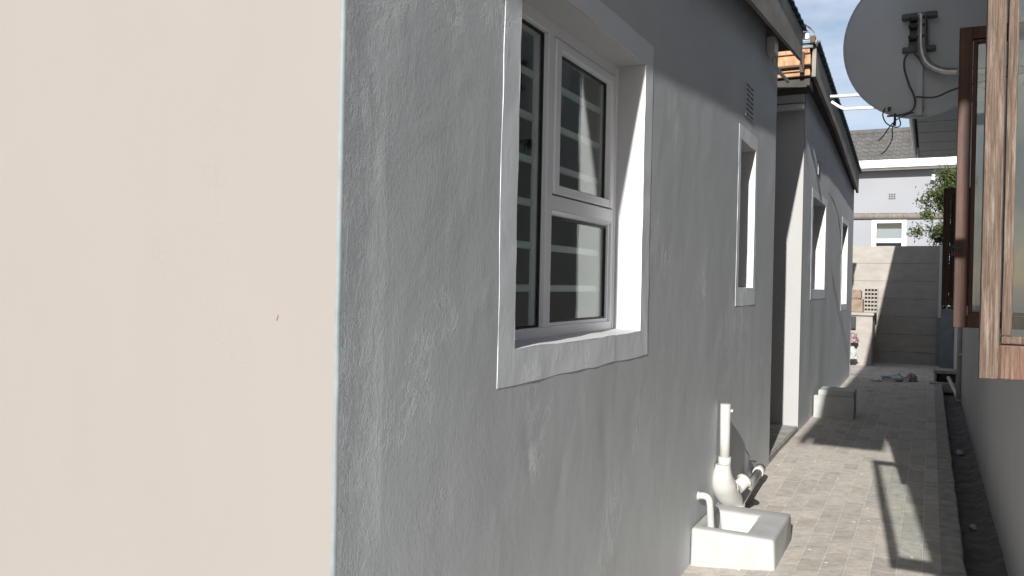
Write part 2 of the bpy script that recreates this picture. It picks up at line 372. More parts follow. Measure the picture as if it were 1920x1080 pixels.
# ------------------------------------------------------------------ left house (near volume)
XW = -1.0
DENTS = [(2.085, .75, .022, .075, .25, -.0035), (2.13, .80, .05, .02, .5, -.0022), (2.32, .66, .03, .09, -.3, -.002), (1.645, 1.37, .009, .045, -.35, .0016), (1.668, 1.35, .009, .04, -.35, .0014),
         (1.82, 1.21, .012, .035, -.1, .002), (1.74, 1.12, .012, .06, -.25, .0013), (1.69, 1.73, .03, .022, .3, .0016), (1.42, 1.79, .02, .03, .2, .002), (1.89, .63, .012, .022, 0, .0016),
         (1.345, 1.30, .009, .05, .1, .0015), (1.372, 1.48, .009, .06, .0, .0018), (1.318, 1.60, .012, .05, .2, .002), (1.335, 1.12, .01, .07, -.1, .0013), (2.7, .72, .05, .10, .4, -.0025), (2.9, .5, .03, .08, .1, -.0018), (2.5, .86, .012, .03, .2, .001)]
def dents(y, z):
    d = 0
    for (cy, cz, sy, sz, a, amp) in DENTS:
        dy, dz = y-cy, z-cz
        if abs(dy) > .25 or abs(dz) > .3: continue
        u = dy*math.cos(a)+dz*math.sin(a); v = -dy*math.sin(a)+dz*math.cos(a)
        d += .42*amp*math.exp(-(u/sy)**2-(v/sz)**2)
    return d
def disp1(y, z):
    d = .0030*nz(0, y, z*.75, 1.5) + .0007*nz(9, y, z*.8, 5) + .0002*nz(4, y, z*.6, 15)
    d += dents(y, z)
    t = y-1.235                                     # built-up plaster along the corner
    d += .0018*math.exp(-(t/.05)**2)
    return d
W1 = (1.98, 3.062, 1.068, 2.105); W2 = (4.86, 5.31, 1.243, 2.11)
h1 = thing('grey_house', 'long grey plastered house with cream end wall and large white trimmed window', 'house', (-2, 3.6, 0))
Y0 = 1.235
T1 = (1.885, 3.155, .972, 2.195); T2 = (4.80, 5.38, 1.138, 2.195)
sw = skin(Y0+.007, 6.05, -.4, 3.05, [W1, W2], XW, disp1, .015, ex=(1.28, 1.31, 1.34, 1.3715, 1.3775))
# back side of the wall so it has thickness at its end
sw.box((-1.22, 6.0, -.4), (-1.001, 6.049, 3.05))
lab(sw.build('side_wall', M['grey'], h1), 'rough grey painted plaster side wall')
def dispc(x, z): return .0015*nz(x, 3, z, 2.2)
eb = MB(); xs = breaks([-6, -1.007], .12); zs = breaks([-.4, 3.05], .12); g = {}
for i, x in enumerate(xs):
    for j, z in enumerate(zs): g[i, j] = eb.b.verts.new((x, Y0+dispc(x, z), z))
for i in range(len(xs)-1):
    for j in range(len(zs)-1): eb.b.faces.new((g[i,j], g[i+1,j], g[i+1,j+1], g[i,j+1])).smooth = True
lab(eb.build('end_wall', M['cream'], h1), 'smooth cream painted end wall in full sun')
nk = MB(); nk.prism([(-1.1530, Y0-.0018, 1.165), (-1.1512, Y0-.0018, 1.166), (-1.1482, Y0-.0018, 1.175), (-1.1494, Y0-.0018, 1.177), (-1.1518, Y0-.0018, 1.170)], (0, .006, 0))
nk.build('paint_nick', M['carton'], h1)
cb_ = MB(); prev = None
for k in range(120):
    z = -.4+3.45*k/119; a = .0015*nz(2, z, 0, 9)+.001*nz(7, z, 0, 30)
    xs_ = XW+disp1(Y0+.007, z)
    ring = [cb_.b.verts.new(p) for p in ((-1.0073, Y0+dispc(-1.007, z)-.0004, z), (xs_-.0055, Y0-.0006+a, z), (xs_-.002, Y0+.0015+a, z), (xs_-.0004, Y0+.004, z), (xs_, Y0+.0073, z))]
    if prev:
        for q in range(4): cb_.b.faces.new((prev[q], ring[q], ring[q+1], prev[q+1])).smooth = True
    prev = ring
cb_.build('corner_edge', M['edge'], h1)
# dim room behind the wall
rb = MB()
for a, c in (((-1.24, 1.40, .02), (-1.235, 1.9, 2.9)), ((-4.2, 1.40, 0), (-4.15, 6.0, 2.9)), ((-4.15, 1.40, 0), (-1.2, 1.44, 2.9)), ((-4.15, 5.95, 0), (-1.2, 5.99, 2.9)), ((-4.15, 1.44, 0), (-1.15, 5.95, .02)), ((-4.15, 1.44, 2.86), (-1.15, 5.95, 2.9))):
    rb.box(a, c)
rb.build('inside_room', M['room'], h1)

def trim(T, W, parent, disp, X, seed, mat=None):
    """raised plaster band round a window"""
    lift = .0012
    b = skin(T[0], T[1], T[2], T[3], [W], X+lift, lambda y, z: disp(y, z)+.0012*nz(seed, y, z, 11), .03, .006, seed)
    # outer lip
    bb = b.b
    for ed in [e for e in bb.edges if e.is_boundary]:
        p, q = ed.verts[0].co.copy(), ed.verts[1].co.copy(); k = Vector((lift+.004, 0, 0))
        bb.faces.new([bb.verts.new(c) for c in (p, q, q-k, p-k)])
    return b.build('window_trim', mat or M['trim'], parent)
def window_small(W, T, parent, disp, X, seed, label, mat_wall_reveal='reveal', split=None):
    """deep set narrow window: trim, reveal, frame, pane"""
    fr = MB(); y0, y1, z0, z1 = W; x = X-.12
    e = .004
    fr.box((x-.04, y0+e, z0+.001), (x, y0+.045, z1-.001)).box((x-.04, y1-.045, z0+.001), (x, y1-e, z1-.001))
    fr.box((x-.041, y0+.045, z0+.002), (x-.001, y1-.045, z0+.045)).box((x-.041, y0+.045, z1-.045), (x-.001, y1-.045, z1-.002))
    if split: fr.box((x-.041, y0+.045, split-.025), (x-.001, y1-.045, split+.025))
    f = fr.build('window', M['upvc'], parent); lab(f, label)
    reveal_mb(W, X, disp, .12, .002, seed).build('reveal', M[mat_wall_reveal], f)
    MB().box((x-.022, y0+.04, z0+.04), (x-.018, y1-.04, z1-.04)).build('pane', M['glass'], f)
    t = trim(T, W, parent, disp, X, seed); return f
trim(T1, W1, h1, disp1, XW, 3)
# big window -------------------------------------------------------
x0 = -1.108
fr = MB(); e = .001
fr.box((x0-.06, 1.983, 1.072), (x0, 2.03, 2.10)); fr.box((x0-.06, 3.045, 1.072), (x0, 3.0595, 2.10))
fr.box((x0-.06, 3.02, 1.0725), (x0-.004, 3.0445, 2.0995))
fr.box((x0-.06, 2.03, 2.058), (x0-.001, 3.02, 2.101)); fr.box((x0-.06, 2.03, 1.0725), (x0-.001, 3.02, 1.106))
fr.box((x0-.06, 2.405, 1.106), (x0-.002, 2.452, 2.058))
fr.box((x0-.06, 2.452, 1.492), (x0-.002, 3.02, 1.540))
win = fr.build('window', M['upvc'], h1); lab(win, 'large white framed window with three panes and pale bars behind')
for mod_o in (win,):
    bv = mod_o.modifiers.new('bevel', 'BEVEL'); bv.width = .003; bv.segments = 2; bv.limit_method = 'ANGLE'
reveal_mb(W1, XW, disp1, .125, .003, 3, .008).build('reveal', M['reveal'], win)
# upper right opening sash
sb = MB(); xs0 = x0+.004
sb.box((xs0-.045, 2.455, 1.545), (xs0, 2.497, 2.055)).box((xs0-.045, 2.978, 1.545), (xs0, 3.017, 2.055)).box((xs0-.046, 2.497, 1.545), (xs0-.001, 2.978, 1.575)).box((xs0-.046, 2.497, 2.022), (xs0-.001, 2.978, 2.055))
o = sb.build('sash', M['upvc'], win); bv = o.modifiers.new('bevel', 'BEVEL'); bv.width = .004; bv.segments = 2
# glazing beads of the lower pane
gb_ = MB(); gb_.prism([(x0-.002, 2.455, 1.49), (x0-.002, 3.018, 1.49), (x0-.03, 3.018, 1.472), (x0-.03, 2.455, 1.472)], (0, 0, .0018))
gb_.box((x0-.05, 2.4525, 1.1065), (x0-.012, 2.466, 1.4915)); gb_.box((x0-.05, 3.004, 1.1065), (x0-.012, 3.0195, 1.4915)); gb_.box((x0-.05, 2.466, 1.1065), (x0-.012, 3.004, 1.118))
gb_.build('glazing_bead', M['upvc'], win)
ga = MB()
for (a, c, z0_, z1_) in ((2.03, 2.405, 1.106, 2.058), (2.497, 2.978, 1.575, 2.022), (2.466, 3.004, 1.118, 1.472)):
    xx = x0-.020; t = .007
    ga.box((xx-.012, a-.001, z0_+t), (xx, a+t, z1_-t)).box((xx-.012, c-t, z0_+t), (xx, c+.001, z1_-t)).box((xx-.012, a, z0_-.001), (xx-.0005, c, z0_+t)).box((xx-.012, a, z1_-t), (xx-.0005, c, z1_+.001))
ga.build('gasket_shade', M['gasket_shade'], win)  # black gaskets, also painting in the shaded side face of the sash
for (a, c, z0_, z1_) in ((2.034, 2.401, 1.11, 2.054), (2.50, 2.975, 1.58, 2.018), (2.47, 3.0, 1.12, 1.47)):
    MB().box((x0-.028, a, z0_), (x0-.024, c, z1_)).build('pane', M['glass'], win)
for k in range(-1, 7):
    z = 1.232+.1385*k
    MB().box((-1.172, 1.9, z-.0115), (-1.158, 3.14, z+.0115), .003).build('burglar_bar', M['bar'], win)
window_small(W2, T2, h1, disp1, XW, 11, 'narrow deep set window with white trim near the end of the grey house')
# vent
def vent(y0, y1, z0, z1, parent, disp, X):
    b = MB(); x = X+.004
    n = 7; b.box((x-.002, y0, z0), (x+.0015, y1, z1))
    v = b.build('air_vent', M['grey_far'], parent)
    s = MB(); h = (z1-z0)/n
    for k in range(n):
        for c in range(2):
            ya = y0+.012+(y1-y0)*.5*c; s.box((x+.001, ya, z0+h*(k+.3)), (x+.0035, ya+(y1-y0)*.5-.022, z0+h*(k+.68)))
    s.build('vent_slots', M['black'], v)
vent(4.95, 5.17, 2.27, 2.47, h1, disp1, XW)
# roof 1
def zb1(y): return 2.974-.085*(6.517-y)
fb = MB()
prev = None
for k in range(24):
    y = .75+(6.52-.75)*k/23; zb = zb1(y)+.004*nz(8, y, 0, 3)
    ring = [fb.b.verts.new(p) for p in ((-.9, y, zb), (-.898, y, 3.195), (-.925, y, 3.195), (-.925, y, zb+.002))]
    if prev:
        for q in range(4): fb.b.faces.new((prev[q], ring[q], ring[(q+1)%4], prev[(q+1)%4]))
    else: fb.b.faces.new(ring)
    prev = ring
fb.b.faces.new(prev[::-1])
lab(fb.build('fascia', M['fascia'], h1), 'weathered grey fascia board under the roof edge')
rf = MB(); prev = None; nx = 120
for k in range(nx+1):      # corrugated sheet, ridges run along X
    y = .7+5.87*k/nx; z = 3.212+.009*math.sin(k*math.pi/1.5)
    ring = [rf.b.verts.new(p) for p in ((-.872, y, z), (-6.4, y, z+.5), (-6.4, y, z+.49), (-.872, y, z-.008))]
    if prev:
        for q in range(4): rf.b.faces.new((prev[q], ring[q], ring[(q+1)%4], prev[(q+1)%4]))
    prev = ring
rf.build('roof', M['sheet'], h1)
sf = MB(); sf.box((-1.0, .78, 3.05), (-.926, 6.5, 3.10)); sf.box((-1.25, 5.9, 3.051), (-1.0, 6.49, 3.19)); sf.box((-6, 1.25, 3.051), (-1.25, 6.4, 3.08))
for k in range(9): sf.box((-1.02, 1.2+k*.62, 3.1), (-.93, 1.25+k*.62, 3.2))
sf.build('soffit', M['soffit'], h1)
# torn flashing at the roof end, white conduit box under the eave
tf = MB(); pts = [(-.89, 6.42, 3.235), (-.84, 6.47, 3.205), (-.815, 6.52, 3.175), (-.80, 6.55, 3.13), (-.812, 6.555, 3.10)]
for a, c in zip(pts, pts[1:]):
    v = [tf.b.verts.new(p) for p in (a, c, (c[0]-.004, c[1]+.12, c[2]+.008), (a[0]-.004, a[1]+.12, a[2]+.012))]; tf.b.faces.new(v)
tf.box((-.90, 6.53, 3.14), (-.86, 6.56, 3.19))
o = tf.build('torn_flashing', M['zinc'], h1); sm = o.modifiers.new('solid', 'SOLIDIFY'); sm.thickness = .002
jb = MB(); jb.box((-.995, 5.56, 2.79), (-.94, 5.70, 2.90), .006); jb.tube([(-.965, 5.66, 2.80), (-.96, 5.70, 2.75), (-.955, 5.78, 2.73), (-.95, 6.2, 2.745)], .012, 8)
lab(jb.build('conduit_box', M['pvc'], h1), 'small white conduit box under the eave')
wb = MB(); wb.tube(smooth_path([(-.91, 6.50, 2.99), (-.905, 6.53, 2.95), (-.89, 6.56, 2.90), (-.90, 6.60, 2.87), (-.915, 6.57, 2.88)]), .004, 6); wb.build('loose_wire', M['cable'], h1)

# ------------------------------------------------------------------ left house (rear volume)
h2 = thing('rear_wing', 'grey rear building beyond the doorway gap with sloping roof edge and deep white window reveals', 'building', (-2, 10, 0))
def disp2(y, z): return .004*nz(3, y, z*.6, 1.8)+.0012*nz(6, y, z*.5, 6)
W3 = (8.17, 9.20, 1.238, 2.12); W4 = (11.10, 11.82, 1.05, 2.09)
T3 = (8.08, 9.30, 1.145, 2.19); T4 = (11.02, 11.9, .97, 2.16)
b = skin(7.5, 12.68, -.3, 3.0, [W3, W4], XW, disp2, .05)
lab(b.build('side_wall', M['grey_far'], h2), 'grey plastered wall of the rear building')
window_small(W3, T3, h2, disp2, XW, 21, 'wider deep set window of the rear building')
window_small(W4, T4, h2, disp2, XW, 31, 'furthest window of the rear building seen edge on', split=1.56)
vent(8.46, 8.62, 2.36, 2.50, h2, disp2, XW)
b = MB(); b.box((-2.7, 7.5, -.3), (-1.003, 7.56, 3.0)); lab(b.build('return_wall', M['return_paint'], h2), 'pale wall end facing the doorway gap, half in sun')
b = MB(); b.box((-1.0, 12.62, -.3), (-3, 12.68, 3.0)); b.build('end_wall', M['grey_far'], h2)
b = MB(); b.box((-2.72, 5.98, -.3), (-2.66, 7.6, 3.0)).box((-2.66, 6.05, -.3), (-1.23, 6.09, 2.99)); b.build('recess_wall', M['rwall'], h2)
b = MB(); b.box((-2.66, 7.462, 2.86), (-1.004, 7.499, 2.98)); b.box((-2.66, 7.44, 2.8), (-1.006, 7.4995, 2.845)); b.build('lintel', M['trim'], h2)
b = MB(); b.box((-2.66, 6.02, -.3), (-1.0, 7.5, .045), .008); lab(b.build('doorstep', M['concrete'], h2), 'pale grey concrete step in the doorway gap')
# dim interior
b = MB(); b.box((-3.2, 7.7, 0), (-3.15, 12.5, 2.9)).box((-3.15, 7.7, -.1), (-1.15, 12.5, 0)).box((-3.15, 7.7, 2.85), (-1.15, 12.5, 2.9)).box((-3.15, 7.6, 0), (-1.15, 7.66, 2.85)).box((-3.15, 12.5, 0), (-1.15, 12.56, 2.85)); b.build('inside_room', M['room'], h2)
def e2(y):  # x, z bottom, z top of the roof edge
    t = (y-7.2)/5.45; zt = 3.265-.055*(y-7.2) if y < 10.2 else 3.10-.075*(y-10.2)
    zb = 3.01-.045*(y-7.2) if y < 9.2 else 2.92-.087*(y-9.2)
    return -.885-.055*t, zb, zt
fb = MB(); prev = None
for k in range(20):
    y = 7.2+5.45*k/19; x, zb, zt = e2(y)
    ring = [fb.b.verts.new(p) for p in ((x, y, zb), (x+.002, y, zt), (x-.03, y, zt), (x-.03, y, zb+.001))]
    if prev:
        for q in range(4): fb.b.faces.new((prev[q], ring[q], ring[(q+1)%4], prev[(q+1)%4]))
    else: fb.b.faces.new(ring)
    prev = ring
fb.b.faces.new(prev[::-1]); lab(fb.build('fascia', M['fascia'], h2), 'pale fascia board sloping down towards the back')
rf = MB(); prev = None
for k in range(111):
    y = 7.13+5.6*k/110; x, zb, zt = e2(y); z = zt+.022+.008*math.sin(k*math.pi/1.5)
    ring = [rf.b.verts.new(p) for p in ((x+.035, y, z), (-5.5, y, z+.12), (-5.5, y, z+.10), (x+.035, y, z-.018))]
    if prev:
        for q in range(4): rf.b.faces.new((prev[q], ring[q], ring[(q+1)%4], prev[(q+1)%4]))
    else: rf.b.faces.new(ring)
    prev = ring
rf.b.faces.new(prev[::-1]); rf.build('roof', M['sheet'], h2)
b = MB()
for k in range(24):
    y = 7.25+5.3*k/24; x, zb, zt = e2(y); x2, zb2, zt2 = e2(y+5.3/24)
    b.prism([(x-.032, y, zb+.03), (x2-.032, y+5.3/24, zb2+.03), (-1.05, y+5.3/24, zb2+.03), (-1.05, y, zb+.03)], (0, 0, .02))
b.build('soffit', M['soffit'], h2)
# exposed timber ends facing the gap
zz = 3.015
for k, (hh, mat, xa, xb, ya) in enumerate(((.042, 'pine', -1.9, -.925, 7.16), (.035, 'pine', -1.9, -.93, 7.19), (.05, 'pine', -1.7, -.92, 7.13), (.04, 'pine', -1.9, -.925, 7.17), (.035, 'pine', -1.9, -.93, 7.15))):
    b = MB(); b.box((xa, ya, zz), (xb, ya+.12, zz+hh), .003); b.build('batten', M[mat], h2); zz += hh+.004
b = MB(); b.box((-1.0, 7.10, 3.03), (-.965, 7.155, 3.20)); b.box((-1.9, 7.09, 3.075), (-1.0, 7.125, 3.088)); b.build('cross_batten', M['dark_wood'], h2)
b = MB(); b.box((-1.9, 7.2, 2.93), (-.93, 7.46, 3.012)); b.build('beam', M['soffit'], h2)  # beam coloured dark in place of the shade on its front
b = MB()
for k in range(4): b.tube([(-1.5, 7.16, zz+.014+k*.024), (-.905, 7.16, zz+.014+k*.024)], .013, 8)
b.build('corrugated_end', M['zinc'], h2)
b = MB(); b.box((-.925, 7.12, 3.27), (-.885, 7.18, 3.33), .004); b.build('ridge_cap_end', M['dark_wood'], h2)
wb = MB(); wb.tube(smooth_path([(-.9985, 9.35, 2.28), (-.9985, 9.9, 2.25), (-.9985, 10.4, 2.15), (-.9985, 10.8, 1.95), (-.9985, 11.0, 1.7)]), .003, 6); wb.build('cable', M['cable'], h2)

# ------------------------------------------------------------------ right house
XR = .357
h3 = thing('right_house', 'shaded house on the right with weathered wooden casements and deep eave', 'house', (2, 6, 0))
openings = [(.95, 1.64, 1.06, 2.24), (2.70, 3.385, 1.06, 2.24), (8.3, 8.99, 1.06, 2.28)]
def disp3(y, z): return .003*nz(3, y, z*.6, 1.8)
b = skin(.55, 15.3, -.3, 3.32, openings, XR, disp3, .07); b.box((XR+.003, .54, -.3), (4, .60, 3.32)).box((XR+.003, 15.24, -.3), (4, 15.3, 3.32)).box((2.8, .61, -.2), (2.9, 14.1, 3.3)).box((XR+.24, .61, 3.20), (2.8, 14.1, 3.3))
lab(b.build('wall', M['rwall'], h3), 'shaded pale plaster wall beside the drain')
for i, h in enumerate(openings):
    fr = MB(); x = XR+.06
    fr.box((x, h[0]+.002, h[2]+.002), (x+.06, h[0]+.05, h[3]-.002)).box((x, h[1]-.05, h[2]+.002), (x+.06, h[1]-.002, h[3]-.002)).box((x+.001, h[0]+.05, h[3]-.05), (x+.061, h[1]-.05, h[3]-.003)).box((x+.001, h[0]+.05, h[2]+.003), (x+.061, h[1]-.05, h[2]+.05))
    wn_ = fr.build('window_opening', M['old_wood' if i == 0 else 'red_wood'], h3)
    rv = MB()
    for (a, c) in (((XR-.001, h[0]-.02, h[2]-.03), (XR+.2, h[1]+.02, h[2]-.001)), ((XR+.002, h[0]-.02, h[3]+.001), (XR+.2, h[1]+.02, h[3]+.02)), ((XR+.002, h[0]-.02, h[2]), (XR+.2, h[0]-.001, h[3])), ((XR+.002, h[1]+.001, h[2]), (XR+.2, h[1]+.02, h[3]))): rv.box(a, c)
    rv.build('reveal', M['white'], wn_)

def casement(y, xa, xb, za, zb, wood_m, st, label, solid=False, skew=0.0, rail=None, q=.014, rail_m=None):
    """open casement standing out from the wall at right angles"""
    t = .042; rail = rail or st*1.05
    b = MB()
    def bx(x0_, x1_, z0_, z1_, dy=0, th=t): b.prism([(x0_, y+dy+skew*(x0_-xa), z0_), (x1_, y+dy+skew*(x1_-xa), z0_), (x1_, y+dy+skew*(x1_-xa), z1_), (x0_, y+dy+skew*(x0_-xa), z1_)], (0, th, 0))
    bx(xa, xa+st, za, zb); bx(xb-st*.8, xb, za, zb)
    f = b.build('casement', wood_m, h3); bv = f.modifiers.new('bevel', 'BEVEL'); bv.width = .002; bv.segments = 2
    lab(f, label)
    b = MB()
    bx(xa+st+.0035, xa+st+.0035+q, za+rail+q, zb-max(st, .045)-q, .005, .028); bx(xb-st*.8-q-.0005, xb-st*.8-.0005, za+rail+q, zb-max(st, .045)-q, .005, .028)
    bx(xa+st+.0035, xb-st*.8-.0005, za+rail+.0015, za+rail+q, .005, .028); bx(xa+st+.0035, xb-st*.8-.0005, zb-max(st, .045)-q, zb-max(st, .045)-.0015, .005, .028)
    o = b.build('glazing_bead', wood_m, f); bv = o.modifiers.new('bevel', 'BEVEL'); bv.width = .003; bv.segments = 2
    for (z0r, z1r) in ((za, za+rail), (zb-max(st, .045), zb)):
        b = MB(); bx(xa+st, xb-st*.8, z0r, z1r, .0015, t-.002); o = b.build('rail', rail_m or wood_m, f)
        bv = o.modifiers.new('bevel', 'BEVEL'); bv.width = .003; bv.segments = 2
    b = MB(); bx(xa+st+.01, xb-st*.8-.008, za+rail+.008, zb-max(st, .045)-.008, .018, .004 if not solid else .008)
    b.build('pane', M['glass2'] if not solid else M['black'], f)
    for z in (za+.14, zb-.14):
        b = MB(); b.box((xb-.012, y+skew*(xb-xa)-.006, z-.04), (xb+.004, y+skew*(xb-xa)+.004, z+.04)).tube([(xb, y+skew*(xb-xa)-.006, z-.04), (xb, y+skew*(xb-xa)-.006, z+.04)], .005, 8)
        b.build('hinge', M['steel'], f)
    return f
casement(1.65, .0795, XR-.004, 1.098, 2.225, M['old_wood'], .029, 'weathered grey brown wooden casement with peeling varnish, nearest the camera', rail=.060, q=.0155, rail_m=M['rail_wood'])
casement(3.40, .0765, XR-.004, 1.118, 2.21, M['red_wood'], .043, 'dark reddish varnished casement, its lower half in sun')
casement(9.0, .098, XR-.004, 1.11, 2.25, M['dark_wood'], .06, 'dark casement furthest along the right wall', solid=True)
# window stay on the middle casement
b = MB(); b.box((.066, 3.387, 1.40), (.10, 3.397, 1.418), .003); b.tube([(.07, 3.388, 1.405), (.07, 3.378, 1.38)], .005, 8); b.build('window_catch', M['black'], h3)
# eave
EZ, EX = 3.30, -.19
b = MB(); b.box((EX+.005, -.28, EZ), (XR-.002, 13.95, EZ+.025))
for k in range(18): b.box((EX+.01, .2+k*.78, EZ-.007), (XR-.003, .225+k*.78, EZ+.001))
b.box((-.06, -.25, EZ-.008), (-.035, 13.9, EZ+.0005))
lab(b.build('soffit', M['rwall'], h3), 'grey boarded soffit under the eave')
prof = [(-.335, 3.43), (-.338, 3.36), (-.35, 3.338), (-.37, 3.33), (-.40, 3.335), (-.42, 3.36), (-.425, 3.44), (-.42, 3.44), (-.414, 3.365), (-.395, 3.342), (-.372, 3.337), (-.353, 3.345), (-.343, 3.365), (-.34, 3.43)]
b = MB(); b.prism([(x*.7+.02, -.29, z-.04) for x, z in prof], (0, 14.3, 0)); b.build('gutter', M['pvc'], h3)
b = MB(); b.box((EX-.02, 13.95, EZ-.03), (XR+.2, 13.99, EZ+.16)); b.build('barge_board', M['white'], h3)
b = MB(); b.prism([(-.27, -.28, 3.41), (3.4, -.28, 4.5), (3.4, -.28, 4.53), (-.27, -.28, 3.44)], (0, 14.3, 0)); b.build('roof', M['tile'], h3)
b = MB(); b.box((EX+.005, -.27, EZ+.03), (EX+.03, 13.94, 3.41)); b.build('fascia', M['fascia'], h3)

# down pipe and slanting waste pipe on the right wall
dp = thing('downpipe', 'pale downpipe low on the right wall with a slanting foot', 'pipe', (.325, 11, 0))
MB().tube([(.322, 11.0, -.02), (.322, 11.0, 3.28)], .027, 12).build('pipe', M['pvc'], dp)
MB().tube([(.318, 10.98, -.03), (.30, 11.2, .02), (.235, 12.1, .12)], .022, 10).build('foot_pipe', M['pvc'], dp)
for z in (.5, 1.6, 2.7):
    b = MB(); b.box((.31, 10.965, z), (.353, 11.035, z+.02)); b.build('clip', M['steel'], dp)
# gully against right wall
gr = thing('concrete_gully', 'small dark concrete gully with slab top against the right wall near the back', 'gully', (.2, 12.6, 0))
b = MB(); b.box((.06, 12.5, .13), (.352, 12.95, .17), .008); b.build('slab', M['concrete'], gr)
b = MB(); b.box((.075, 12.9, -.1), (.35, 12.94, .13)).box((.075, 12.52, -.1), (.10, 12.9, .13)).box((.33, 12.52, -.1), (.35, 12.9, .13)).box((.02, 12.3, -.1), (.352, 12.52, .018), .006); b.build('basin', M['concrete'], gr)

# ------------------------------------------------------------------ satellite dish
sdh = thing('satellite_dish', 'large grey satellite dish seen from behind, on a bent pipe mast', 'satellite dish', (-.087, 5.03, 2.63))
def dish_pt(r, a, off=0):
    x = .379*r*math.cos(a); z = .434*r*math.sin(a)
    y = -.075*(1-r*r)+off
    p = Vector((x, y, z)); p = Matrix.Rotation(math.radians(-7), 3, 'X') @ p; p = Matrix.Rotation(math.radians(3), 3, 'Z') @ p
    return p+Vector((-.087, 5.06, 2.63))
b = MB(); n = 72
rad = [0, .15, .3, .45, .6, .75, .88, .96, 1.0]
for off in (0, .004):
    c = b.b.verts.new(dish_pt(0, 0, off)); prev = None
    for r in rad[1:]:
        ring = [b.b.verts.new(dish_pt(r, 2*math.pi*k/n, off)) for k in range(n)]
        for k in range(n):
            f = b.b.faces.new((c, ring[k], ring[(k+1)%n])) if prev is None else b.b.faces.new((prev[k], ring[k], ring[(k+1)%n], prev[(k+1)%n]))
            f.smooth = True
        prev = ring
b.build('reflector', M['dish'], sdh, True)
b = MB(); b.tube([dish_pt(1.004, 2*math.pi*k/n, .002) for k in range(n+1)], .0065, 8, cap=False); b.build('rim', M['dish'], sdh)
# back bracket (H shaped pressed steel) and clamp
yb = 4.955
b = MB()
b.box((-.17, yb-.02, 2.725), (.005, yb+.035, 2.752), .004); b.box((-.165, yb-.015, 2.545), (.0, yb+.035, 2.572), .004)
b.prism([(-.135, yb-.01, 2.572), (-.125, yb-.01, 2.725), (-.045, yb-.01, 2.725), (-.035, yb-.01, 2.572)], (0, .03, 0))
b.prism([(-.135, yb-.012, 2.725), (-.04, yb-.012, 2.725), (-.06, yb-.012, 2.69), (-.115, yb-.012, 2.69)], (0, .02, 0))
b.build('back_bracket', M['dark_steel'], sdh)
for z in (2.60, 2.66, 2.70):
    b = MB(); b.box((-.125, yb-.065, z), (-.055, yb-.012, z+.014), .002); 
    for x in (-.128, -.062): b.tube([(x, yb-.09, z+.007), (x, yb-.01, z+.007)], .006, 8)
    b.build('clamp', M['black'], sdh)
b = MB(); b.tube(smooth_path([(-.072, yb-.05, 2.735), (-.072, yb-.05, 2.66), (-.07, yb-.05, 2.56), (-.055, yb-.05, 2.49), (-.02, yb-.05, 2.445), (.04, yb-.05, 2.415), (.11, yb-.05, 2.405), (.25, yb-.05, 2.395), (.412, yb-.05, 2.39)]), .021, 14)
b.box((.398, yb-.12, 2.32), (.412, yb+.02, 2.46), .003); b.build('mast', M['steel'], sdh)
b = MB(); b.tube([(.10, yb-.05, 2.405), (.125, yb-.05, 2.403)], .027, 14); b.build('mast_collar', M['steel'], sdh)
b = MB(); b.box((-.088, yb-.02, 2.20), (-.060, yb+.0, 2.50), .003); b.prism([(-.24, 5.03, 2.262), (-.07, 4.97, 2.205), (-.05, 4.97, 2.232), (-.22, 5.03, 2.285)], (0, .05, 0)); b.build('feed_arm', M['dish'], sdh)
b = MB()
b.tube(smooth_path([(.0, yb-.05, 2.43), (-.05, yb-.05, 2.45), (-.085, yb-.05, 2.50), (-.115, yb-.05, 2.535), (-.145, yb-.05, 2.51), (-.15, yb-.05, 2.45), (-.125, yb-.05, 2.36), (-.095, yb-.05, 2.28), (-.105, yb-.05, 2.22), (-.16, yb-.04, 2.20), (-.23, yb, 2.205)]), .0055, 7)
b.tube(smooth_path([(-.245, 5.0, 2.26), (-.255, 4.98, 2.22), (-.235, 4.97, 2.17), (-.19, 4.97, 2.145), (-.165, 4.97, 2.155), (-.17, 4.97, 2.19)]), .0035, 6)
b.tube(smooth_path([(-.10, yb-.04, 2.21), (-.17, 4.97, 2.195), (-.21, 4.97, 2.16), (-.25, 4.97, 2.10), (-.275, 4.97, 2.075)]), .0035, 6)
b.tube(smooth_path([(-.19, 4.97, 2.185), (-.205, 4.97, 2.14), (-.205, 4.97, 2.08), (-.235, 4.97, 2.02), (-.26, 4.97, 2.0)]), .003, 6)
b.tube(smooth_path([(-.09, yb-.05, 2.29), (0, yb-.05, 2.28), (.08, yb-.05, 2.31), (.2, yb-.05, 2.34), (.41, yb-.05, 2.37)]), .005, 6)
b.build('cable', M['cable'], sdh)
b = MB(); b.box((-.232, 4.985, 2.24), (-.215, 5.02, 2.262), .002).box((-.20, 4.985, 2.16), (-.188, 5.02, 2.225), .002); b.build('cable_clip', M['black'], sdh)

# the dish stands nearer the camera than first laid out: same bearing, smaller
for o in list(sdh.children):
    for v in o.data.vertices: v.co = Vector((0, 0, 1.25))+(v.co-Vector((0, 0, 1.25)))*.86
sdh.location = (-.075, 4.33, 2.44)
for o in sdh.children: o.matrix_parent_inverse = Matrix.Translation(-sdh.location)
# white rods behind the dish
rods = MB()
rods.tube([(.35, 7, 2.755), (-.745, 7, 2.788)], .0125, 10)
rods.tube(smooth_path([(.35, 7, 2.64), (-.353, 7, 2.672), (-.60, 7, 2.680), (-.655, 7, 2.688), (-.735, 7, 2.745)], 5), .0115, 10)
tag(rods.build('rod_bracket', M['white']), 'pair of thin white metal rods sticking out behind the satellite dish', 'bracket')

